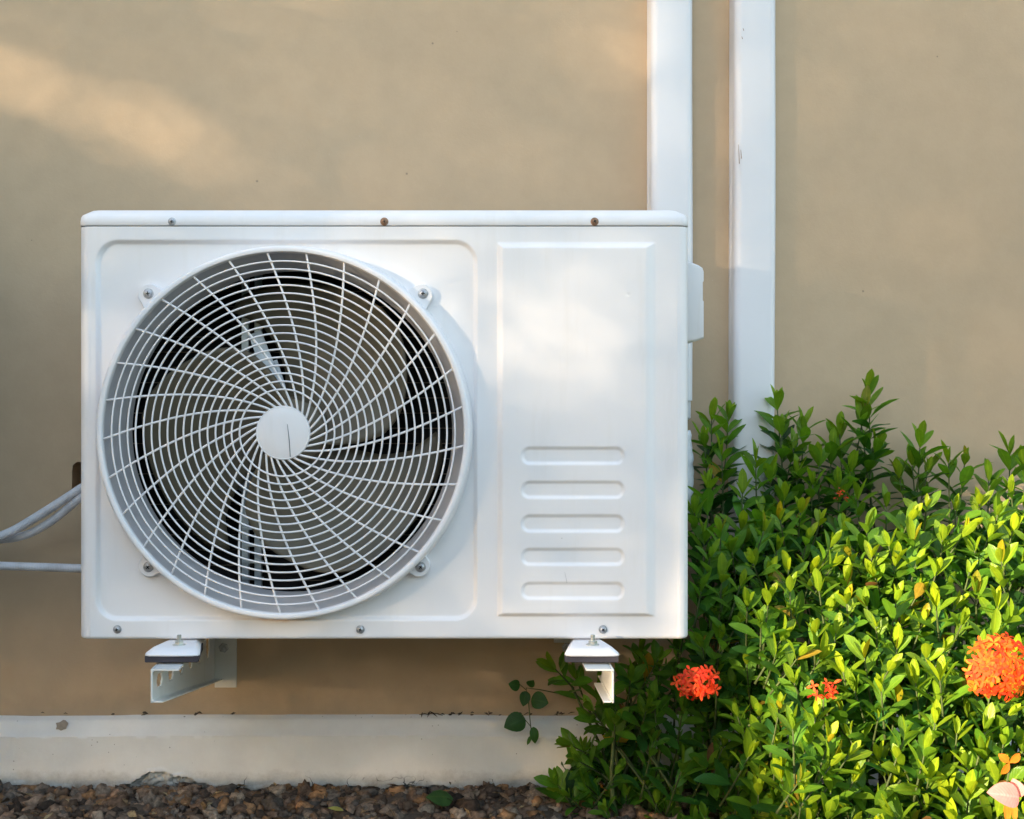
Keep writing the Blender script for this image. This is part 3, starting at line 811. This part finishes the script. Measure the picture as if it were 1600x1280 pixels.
# ------------------------------------------------------------------ leaves and shrubs
ROWS = [(0, .05), (.12, .30), (.32, .78), (.56, 1.0), (.78, .84), (.92, .42), (1.0, .02)]
ROWS_ROUND = [(0, .04), (.03, .30), (.10, .62), (.20, .86), (.33, .99), (.48, 1.0), (.63, .90), (.77, .68), (.89, .38), (.96, .16), (1.0, .01)]
class Leaves:
    def __init__(s): s.V = []; s.F = []; s.C = []; s.U = []; s.n = 0
    def add(s, p, d, nrm, L, wd, col, droop=.25, fold=.25, rows=None):
        rows = rows or ROWS
        d = d/np.linalg.norm(d); side = np.cross(d, nrm); side /= (np.linalg.norm(side)+1e-9); nn = np.cross(side, d)
        V = []; U = []
        tw = RNG.normal(0, .25)
        for (t, w_) in rows:
            c = p+d*L*t-nn*L*droop*t*t
            a = tw*t; sd = side*math.cos(a)+nn*math.sin(a)
            h = w_*wd*.5
            V += [c-sd*h+nn*h*fold, c, c+sd*h+nn*h*fold]; U += [(0, t), (.5, t), (1, t)]
        k = len(rows); b = s.n
        for i in range(k-1):
            s.F += [(b+3*i, b+3*i+1, b+3*i+4, b+3*i+3), (b+3*i+1, b+3*i+2, b+3*i+5, b+3*i+4)]
        s.V += V; s.U += U; s.n += 3*k
        s.C += [(*col, 1)]*(3*k)
    def build(s, name, parent=None, mat=None):
        return mesh_obj(name, np.array(s.V), np.array(s.F), mat or M['leaf'], parent, smooth=True, col=np.array(s.C), uv=np.array(s.U))
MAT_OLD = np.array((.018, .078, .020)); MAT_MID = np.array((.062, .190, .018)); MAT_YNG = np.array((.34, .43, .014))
def npv(v): return np.array(v[:])
def sprig(LV, ST, tip, axis, length, vigor=1.0, young_lit=.6, size=1.0, start_phi=None):
    axis = axis/np.linalg.norm(axis)
    a = np.cross(axis, [0.3, 1, .2]); a /= np.linalg.norm(a); b = np.cross(axis, a)
    phi = RNG.uniform(0, 6.28)
    bend = RNG.normal(0, .10, 3)
    def pos(s_): return tip-axis*s_+bend*s_*s_*2.2
    # tip tuft
    for k in range(RNG.integers(2, 5)):
        f = phi+k*math.pi/1.5+RNG.normal(0, .3); al = R(RNG.uniform(8, 32))
        rad = a*math.cos(f)+b*math.sin(f)
        d = axis*math.cos(al)+rad*math.sin(al)
        y = young_lit*RNG.uniform(.7, 1.1)
        col = MAT_MID*(1-y)+MAT_YNG*y
        if RNG.random() < .05: col = col*np.array((1.2, .75, .9))
        L = RNG.uniform(.020, .036)*size
        LV.add(pos(.004), d, rad*-1, L, L*.34, col, droop=-.05, fold=.45)
    s_ = .010; k = 0; bright = 1.0
    while s_ < length:
        phi += math.pi/2+RNG.normal(0, .15)
        y = max(0, young_lit*.65*(1-s_/.06))*RNG.uniform(.5, 1.3)
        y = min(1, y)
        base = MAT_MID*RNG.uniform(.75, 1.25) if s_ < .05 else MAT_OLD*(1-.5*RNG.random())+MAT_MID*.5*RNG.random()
        for f in (phi, phi+math.pi):
            if RNG.random() < .06: continue
            al = R(min(64, 30+s_*520)+RNG.normal(0, 10))
            rad = a*math.cos(f)+b*math.sin(f)
            d = axis*math.cos(al)+rad*math.sin(al)+RNG.normal(0, .08, 3)
            nrm = axis*math.sin(al)-rad*math.cos(al)
            L = RNG.uniform(.034, .047)*size*min(1, .70+s_*9)
            col = base*(1-y)+MAT_YNG*y
            if RNG.random() < .012: col = np.array((.34, .24, .03)) if RNG.random() < .6 else np.array((.20, .10, .035))
            LV.add(pos(s_)+rad*.001, d, nrm, L, L*RNG.uniform(.34, .42), col*RNG.uniform(.88, 1.12), droop=RNG.uniform(.02, .28), fold=RNG.uniform(.15, .4))
        s_ += RNG.uniform(.013, .020)+.0006*k; k += 1
    n_ = 7
    ST.tube([Vector(pos(length*1.15*i/(n_-1))) for i in range(n_)], [.0009+.0010*i/(n_-1) for i in range(n_)], 5)

SH = []   # four shrubs
for lab in ('dark shaded shrub behind and below the right end of the unit, over the plinth',
            'green shrub just right of the unit with a red flower head',
            'sunlit yellow-green shrub in the middle, its tallest spray reaching up the bare wall',
            'bright shrub at the right edge carrying the biggest orange flower head'):
    SH.append(dict(label=lab, L=Leaves(), T=MB(), fl=[]))
def shrub_of(px, py):
    if px < 1075+max(0, (py-1000))*.05: return SH[0]
    if px < 1255: return SH[1]
    if px < 1440: return SH[2]
    return SH[3]
def top_line(px):      # photo y of the hedge outline at each px (front mass)
    return float(np.interp(px, [860, 880, 930, 1000, 1070, 1110, 1160, 1210, 1260, 1320, 1400, 1460, 1520, 1600, 1700],
                               [1175, 1160, 1090, 1040, 900, 830, 800, 790, 760, 790, 800, 770, 770, 760, 760]))
def depth_at(px, py):
    yb_ = np.interp(py, [620, 780, 900, 1050, 1280], [.33, .24, .10, -.02, -.10])
    # behind the cabinet's right edge the shrub keeps to the wall side
    lim = np.interp(px, [900, 1040, 1120, 1200, 1300], [.26, .20, .13, .04, -.2])
    return float(max(yb_, lim))
tips = []
def far_enough(px, py, r):
    return all((a-px)**2+(b-py)**2 > r*r for a, b in tips)
tries = 0
while tries < 9000:
    tries += 1
    px = RNG.uniform(868, 1690); py = RNG.uniform(740, 1330)
    if py < top_line(px)+RNG.uniform(0, 25): continue
    if px < 1100 and py < 1010: 
        if px < 1062: continue
    if far_enough(px, py, 31 if px > 1100 else 38): tips.append((px, py))
for (px, py) in tips:
    y = depth_at(px, py)+RNG.uniform(-.035, .035)
    t = npv(W(px, py, y))
    if t[2] < .015: t[2] = .015+RNG.uniform(0, .02)
    if px < 960 and t[1] > .33: t[1] = .33
    ax = np.array((RNG.normal(0, .28), -RNG.uniform(.15, .65), 1.0))
    if px < 960: ax = np.array((-.6+RNG.normal(0, .3), -.45, .8))
    s_ = shrub_of(px, py)
    litside = np.clip((px-1080)/150, 0, 1)  # sunlit side gets yellower leaves: sunlight put into the leaf colour
    sprig(s_['L'], s_['T'], t, ax, RNG.uniform(.05, .10), young_lit=float(.22+.60*litside)*RNG.uniform(.5, 1.2), size=RNG.uniform(.88, 1.28))
# inner fill, darker older leaves further back
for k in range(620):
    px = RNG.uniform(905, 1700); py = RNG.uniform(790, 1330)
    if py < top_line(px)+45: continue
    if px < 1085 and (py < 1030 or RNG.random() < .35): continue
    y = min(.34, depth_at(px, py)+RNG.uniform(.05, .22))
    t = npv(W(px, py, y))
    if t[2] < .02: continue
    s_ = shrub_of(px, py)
    sprig(s_['L'], s_['T'], t, np.array((RNG.normal(0, .4), RNG.normal(-.2, .3), .9)), .06, young_lit=.05, size=1.1)
# tall sprays against the wall
for (px, py, y, L, lean) in ((1357, 612, .34, .20, -.02), (1350, 640, .33, .16, .12), (1345, 655, .33, .16, -.15), (1214, 632, .33, .17, -.10), (1222, 672, .32, .14, .05), (1240, 700, .33, .12, .2),
        (1438, 690, .33, .14, .02), (1425, 725, .33, .12, -.15), (1112, 655, .33, .16, .02), (1138, 650, .34, .16, .05), (1100, 690, .31, .14, -.1), (1128, 712, .29, .12, -.05),
        (1255, 668, .34, .14, .02), (1312, 678, .34, .13, -.05), (1300, 700, .33, .13, .08), (1578, 708, .33, .13, .05), (1600, 730, .32, .12, -.1), (1482, 722, .32, .11, -.05),
        (1508, 718, .33, .11, .1), (1181, 722, .27, .11, -.02), (1160, 770, .25, .10, 0), (1105, 760, .25, .1, 0), (1280, 720, .31, .12, 0), (1330, 735, .3, .12, .1), (1385, 790, .3, .10, 0), (1545, 750, .31, .1, 0), (1205, 745, .29, .1, .1),
        (1370, 700, .33, .10, .35), (1245, 740, .30, .12, .0), (1270, 755, .29, .12, .0), (1310, 760, .28, .12, .0), (1340, 780, .27, .12, -.1), (1225, 780, .27, .12, .1), (1190, 800, .24, .1, 0),
        (1405, 745, .33, .1, -.2), (1450, 735, .33, .1, .2), (1085, 800, .24, .1, -.1), (1100, 840, .22, .1, 0)):
    t = npv(W(px, py, y)); s_ = shrub_of(px, py)
    sprig(s_['L'], s_['T'], t, np.array((lean, RNG.normal(-.05, .08), 1.0)), L, young_lit=.40, size=1.22)
# low sprigs under the unit by the right bracket
for (px, py, y, L, ax) in ((868, 1046, .30, .05, (-.5, -.5, .6)), (985, 1062, .22, .06, (.0, -.55, .8)), (925, 1110, .24, .06, (-.5, -.5, .7)), (892, 1165, .27, .05, (-.8, -.4, .5)), (905, 1190, .25, .05, (-.7, -.5, .5)),
        (960, 1130, .2, .06, (-.1, -.7, .7)), (1010, 1110, .18, .06, (.1, -.6, .8)), (940, 1075, .30, .06, (0, -.4, .8)), (1030, 1040, .24, .07, (0, -.4, 1)), (900, 1060, .32, .05, (-.3, -.3, .8)), (1060, 1010, .26, .06, (0, -.3, 1)), (1000, 1020, .31, .06, (0, -.3, 1))):
    sprig(SH[0]['L'], SH[0]['T'], npv(W(px, py, y)), np.array(ax), L, young_lit=.25, size=1.15)
    b0 = W(px, py, y)-Vector(ax).normalized()*L*1.05; g0 = Vector((b0.x+.07, min(.32, y+.01), -.005)); SH[0]['T'].tube([g0, g0.lerp(b0, .5)+Vector((.012, 0, -.006)), b0], [.003, .0024, .0018], 6)

# woody stems from the ground
for i, (x0, x1) in enumerate(((960, 1060), (1090, 1240), (1270, 1420), (1450, 1640))):
    for k in range(9):
        px = RNG.uniform(x0, x1); g0 = W(px, 0, .22); g0.y = RNG.uniform(.22, .33); g0.z = -.01
        topz = RNG.uniform(.15, .42) if i else RNG.uniform(.08, .2)
        lx, ly = RNG.normal(0, .03), RNG.uniform(-.03, .02); pts = [g0+Vector((lx*t+.004*math.sin(t*7+px), ly*t, topz*t)) for t in np.linspace(0, 1, 6)]
        SH[i]['T'].tube(pts, [.0045, .004, .0035, .003, .0024, .0018], 6)

# ixora flower heads: many four-petalled florets on a dome
def flower(px, py, y, rx, rz, nfl, cols, psize, closed=.0):
    c = npv(W(px, py, y)); LV = Leaves(); k0 = K(y)
    ax0 = np.array((-.1, -.75, .65)); ax0 /= np.linalg.norm(ax0)
    for k in range(nfl):
        u, v = RNG.uniform(0, 6.28), math.sqrt(RNG.random())
        ox, oz = v*math.cos(u), v*math.sin(u)
        h = math.sqrt(max(0, 1-v*v))
        v_ = RNG.uniform(.86, 1.14); ox *= v_; oz *= v_
        p = c+np.array((ox*rx*k0, -h*min(rx, rz)*k0*.75, oz*rz*k0))
        n = np.array((ox*.8, -h-.25, oz*.8+.15)); n += RNG.normal(0, .22, 3); n /= np.linalg.norm(n)
        a = np.cross(n, (0, .3, 1)); a /= np.linalg.norm(a); b = np.cross(n, a); f0 = RNG.uniform(0, 6.28)
        col = np.array(cols[RNG.integers(len(cols))])*RNG.uniform(.8, 1.2)
        if RNG.random() < closed:
            LV.add(p, n, a, psize*k0*1.5, psize*k0*.4, col, droop=0, fold=.5); continue
        for q_ in range(4):
            f = f0+q_*math.pi/2
            d = a*math.cos(f)+b*math.sin(f)+n*.18
            LV.add(p, d, n, psize*k0*RNG.uniform(.85, 1.1), psize*k0*.40, col, droop=.15, fold=.15)
        LV.add(p-n*psize*k0*1.4, n, a, psize*k0*1.5, psize*k0*.15, col*.8, droop=0, fold=.3)
    return LV
RED = [(.74, .075, .016), (.78, .10, .018), (.68, .05, .016)]
ORG = [(.74, .095, .010), (.76, .14, .012), (.68, .055, .012), (.76, .19, .012)]
for si, args in ((1, (1090, 1066, .03, 34, 23, 38, RED, 12)), (1, (1287, 1078, -.05, 20, 16, 13, RED, 10, .5)), (2, (1313, 771, .27, 12, 14, 9, RED, 6, .8)),
                 (3, (1556, 1040, -.165, 50, 48, 135, ORG, 13))):
    SH[si]['fl'].append(flower(*args))
for s_ in SH:
    V0 = s_['L'].V[0]
    e = empty('ixora_shrub', (float(np.mean([v[0] for v in s_['L'].V])), .22, 0), s_['label'], 'shrub', 'ixora shrubs in the bed along the wall')
    s_['L'].build('foliage', e); s_['T'].build('branches', M['stem'], e, smooth=True)
    for f in s_['fl']: f.build('flower_head', e, M['petal'])
# pink and orange bloom in the lower right corner
e = empty('pink_flower', W(1575, 1270, -.14), 'pink petal and orange bracts on a thin stalk in the bottom right corner', 'flower')
LV = Leaves()
LV.add(npv(W(1592, 1246, -.17)), np.array((-1., -.25, .28)), np.array((.1, -1, .5)), .037, .030, (.78, .30, .27), droop=.28, fold=.22, rows=ROWS_ROUND)
LV.add(npv(W(1594, 1246, -.165)), np.array((-.35, .1, 1.)), np.array((-.4, -1, .1)), .022, .018, (.74, .27, .25), droop=.2, fold=.2, rows=ROWS_ROUND)
LV.build('petals', e, M['petal'])
for (p, d, L, wd, cc) in (((1574, 1240, -.165), (-.05, -.1, -1.), .034, .010, (.80, .25, .03)), ((1582, 1238, -.168), (.05, -.1, -1.), .036, .009, (.85, .33, .04))):
    LV = Leaves(); LV.add(npv(W(*p)), np.array(d), np.array((0, -1, 0)), L, wd, cc, droop=0, fold=.2); LV.build('bract', e, M['petal'])
LV = Leaves(); c = npv(W(1577, 1192, -.16))
for k in range(3):
    a = .7+k*1.7; LV.add(c, np.array((math.cos(a), -.3, math.sin(a))), np.array((.2, -1, .1)), .016, .010, (.78, .20, .015), droop=.3, fold=.25)
LV.build('orange_bloom', e, M['petal'])
mb = MB(); mb.tube([W(1588, 1330, -.15), W(1583, 1270, -.16), W(1572, 1232, -.162), W(1578, 1195, -.155)], .0012, 6); mb.build('stalk', M['stem'], e)

# creeper by the plinth
e = empty('creeper', W(838, 1160, .345), 'small dark creeper with rounded leaves hanging in front of the plinth below the unit', 'creeper')
LV = Leaves(); mb = MB(); yv = .345
mb.tube([W(880, 1085, .37), W(845, 1078, yv), W(822, 1075, yv), W(826, 1100, yv), W(829, 1135, yv), W(834, 1158, yv)], [.0009]*6, 5)
mb.tube([W(829, 1135, yv), W(815, 1118, yv)], .0007, 5); mb.tube([W(822, 1078, yv), W(808, 1066, yv)], .0007, 5)
mb.build('stem', M['stem'], e)
for (px, py, d, L, wd) in ((820, 1122, (-1, -.4, -.35), .036, .032), (812, 1073, (-.8, -.5, .35), .020, .018), (822, 1080, (-.2, -.5, -.9), .024, .018), (830, 1092, (.9, -.4, -.1), .028, .028), (826, 1072, (.4, -.5, .6), .014, .014), (833, 1136, (.15, -.3, -1), .026, .015), (829, 1150, (-.35, -.1, -1), .016, .006)):
    LV.add(npv(W(px, py, yv)), np.array(d), np.array((.1, -1, .35)), L, wd, np.array((.030, .095, .020))*RNG.uniform(.8, 1.25), droop=.22, fold=.16, rows=ROWS_ROUND)
LV.build('leaves', e)
# fallen leaves
LV = Leaves(); LV.add(np.array((W(665, 0, .26).x, .262, .020)), np.array((1, .1, .15)), np.array((0, -.5, 1.)), .042, .034, (.055, .13, .04), droop=.3, fold=-.2)
tag(LV.build('fallen_leaf'), 'dull green broad leaf lying on the soil below the middle of the unit', 'leaf')
LV = Leaves(); LV.add(np.array((W(512, 0, .225).x, .224, .016)), np.array((1, -.15, .05)), np.array((0, -.4, 1.)), .024, .010, (.45, .45, .13), droop=.2, fold=.1)
tag(LV.build('fallen_leaf'), 'small pale yellow fallen leaf on the soil at the bottom edge of the picture', 'leaf')

# ------------------------------------------------------------------ the garden tree that filters the low sun
Uv = Vector((math.cos(AZ), -math.sin(AZ), 0)); Vv = SUN.cross(Uv)
if Vv.z < 0: Vv = -Vv
def uv_of(p): return p.dot(Uv), p.dot(Vv)
LIT = []     # (u, v, ru, rv, transmission): gaps in the crown
def gap(px, py, y, rx, ry, T, rot=0.0, soft=1.0):
    LIT.append((px, py, y, rx, ry, T, rot))
TU = .056
gap(700, 465, 0, 290, 130, TU*.9); gap(885, 500, 0, 125, 150, TU); gap(760, 950, 0, 370, 38, TU*.9); gap(985, 890, 0, 80, 130, TU*.6)
gap(765, 870, 0, 40, 100, TU*.8); gap(935, 1050, -.06, 45, 42, .9); gap(740, 362, 0, 250, 12, TU)
gap(585, 445, .03, 35, 18, .30, 35); gap(480, 940, .03, 55, 12, .5)
gap(165, 178, YW, 185, 30, .21, 20); gap(-40, 118, YW, 120, 28, .15, 14); gap(950, 60, YW, 110, 46, .09, 15); gap(590, 165, YW, 130, 26, .04, 24)
gap(1420, 1000, 0, 300, 270, .85); gap(1560, 860, .15, 280, 150, .95); gap(1220, 1060, 0, 130, 170, .8); gap(1650, 1100, -.1, 300, 250, .9)
def transmission(u, v):
    T = np.full(u.shape, .006)
    for (px, py, y, rx, ry, TT, rot) in LIT:
        c = W(px, py, y); cu, cv = uv_of(c)
        k = K(y); a = R(rot)
        du = (u-cu)/math.cos(AZ)      # back to metres across the wall plane
        dv = (v-cv-Vv.x*du)/Vv.z
        dx, dz = du/k, dv/k
        # elevation makes x-shifts drop slightly; undo
        ex = (dx*math.cos(a)-dz*math.sin(a)*1.0)/rx; ez = (dx*math.sin(a)+dz*math.cos(a))/ry
        q2 = ex**2+ez**2
        f = np.clip((1.18-q2)/.36, 0, 1)
        T = np.maximum(T, TT*f)
    return T
CR = np.random.default_rng(21)
N = 125000; DT = 12.0
na_, nb_, nc_ = 70, 57, 32; N = na_*nb_*nc_
sq = np.stack(np.meshgrid(np.arange(na_), np.arange(nb_), np.arange(nc_), indexing='ij'), -1).reshape(-1, 3)      # one leaf per jittered cell: an even crown
sq = (sq+CR.random((N, 3)))/np.array([na_, nb_, nc_])
u = -1.9+3.8*sq[:, 0]; v = -.9+3.1*sq[:, 1]
ls = .042; area_eff = ls*ls*.42*.72
reg = 3.8*3.1; dens_max = N/reg
T = transmission(u, v)
need = -np.log(np.clip(T, .005, .999))/area_eff
keep = sq[:, 2] < need/dens_max
u, v = u[keep], v[keep]; n_ = len(u)
print('crown leaves', n_, 'of', N, 'max need', need.max(), dens_max)
Un, Vn, Sn = npv(Uv), npv(Vv), npv(SUN)
def crown_leaves(u, v, ls, spread):
    n_ = len(u)
    cen = u[:, None]*Un+v[:, None]*Vn+(DT+CR.normal(0, spread, n_))[:, None]*Sn
    nn = CR.normal(0, .55, (n_, 3))+Sn; nn /= np.linalg.norm(nn, axis=1)[:, None]
    d1_ = np.cross(nn, CR.normal(0, 1, (n_, 3))); d1_ /= np.linalg.norm(d1_, axis=1)[:, None]; d2_ = np.cross(nn, d1_)
    hl, hw = ls/2, ls*.24
    return np.stack([cen-d1_*hl, cen+d2_*hw*1.0-d1_*hl*.35, cen+d2_*hw+d1_*hl*.3, cen+d1_*hl, cen-d2_*hw+d1_*hl*.3, cen-d2_*hw-d1_*hl*.35], 1).reshape(-1, 3)
Va = crown_leaves(u, v, ls, .35)
NO = 34000; uo = CR.uniform(-7, 6, NO); vo = CR.uniform(-1.6, 5.5, NO)  # outer crown foliage added to screen the sky glow round the sun
ko = ~((np.abs(uo) < 1.8) & (vo > -.8) & (vo < 2.1)) & ((uo/7.5)**2+((vo-1.5)/4.6)**2 < 1)
Vq = np.concatenate([Va, crown_leaves(uo[ko], vo[ko], .19, .7)]); n_ = len(Vq)//6
Fq = np.arange(n_*6).reshape(-1, 6)
tc_ = SUN*DT
tree = empty('garden_tree', (tc_.x, tc_.y, 0), 'leafy garden tree standing in the garden opposite the wall', 'tree')
cl = np.tile(np.array([.025, .05, .015, 1]), (len(Vq), 1))
mesh_obj('crown', Vq, Fq, M['leaf'], tree, col=cl, uv=np.tile(np.array([[.5, 0], [1, .3], [1, .6], [.5, 1], [0, .6], [0, .3]]), (n_, 1)))
mb = MB(); mb.tube([Vector((tc_.x-1.9, tc_.y+1.6, -.05)), Vector((tc_.x-1.85, tc_.y+1.6, 1.0)), Vector((tc_.x-1.7, tc_.y+1.5, 2.0)), Vector((tc_.x-1.5, tc_.y+1.3, 3.0))], [.16, .12, .09, .04], 12)
mb.build('trunk', M['bark'], tree, smooth=True)

# ------------------------------------------------------------------ unseen plants added to cut low sky light and darken the wall
def leaf_mass(name, label, cat, x0, x1, y0, y1, z1, n, size, seed, z0=0):
    rg = np.random.default_rng(seed)
    e = empty(name, ((x0+x1)/2, (y0+y1)/2, 0), label, cat)
    x = rg.uniform(x0, x1, n); y = rg.uniform(y0, y1, n); z = rg.uniform(z0, 1, n)*(z1*(.86+.10*np.sin(x*1.3)+.06*np.sin(x*3.7+1)))
    cen = np.stack([x, y, z], 1)
    a = rg.normal(0, 1, (n, 3)); a /= np.linalg.norm(a, axis=1)[:, None]; b = np.cross(a, rg.normal(0, 1, (n, 3))); b /= np.linalg.norm(b, axis=1)[:, None]
    q = np.stack([cen-a*size*.5, cen+b*size*.25, cen+a*size*.5, cen-b*size*.25], 1).reshape(-1, 3)
    cc = np.repeat(np.array([[.045, .085, .03, 1]])*rg.uniform(.6, 1.4, (n, 1)), 4, axis=0)
    mesh_obj('foliage', q, np.arange(n*4).reshape(-1, 4), M['leaf'], e, col=cc, uv=np.tile(np.array([[.5, 0], [1, .5], [.5, 1], [0, .5]]), (n, 1)))
    m = MB()
    for k in range(int((x1-x0)/.8)):
        xx = x0+.4+k*.8; m.tube([(xx, (y0+y1)/2, -.02), (xx+.03, (y0+y1)/2, z1*.7)], [.035, .015], 6)
    m.build('stems', M['bark'], e, smooth=True)
leaf_mass('added_blocker_hedge', 'unseen tall hedge added behind the camera to block horizon light', 'hedge', -5.5, 9, -7.6, -6.6, 2.5, 20000, .16, 3)
leaf_mass('added_blocker_shrub', 'unseen leafy shrub added left of the frame to darken the wall', 'shrub', -1.5, -.86, -.18, .38, 1.45, 7200, .055, 4, .28)
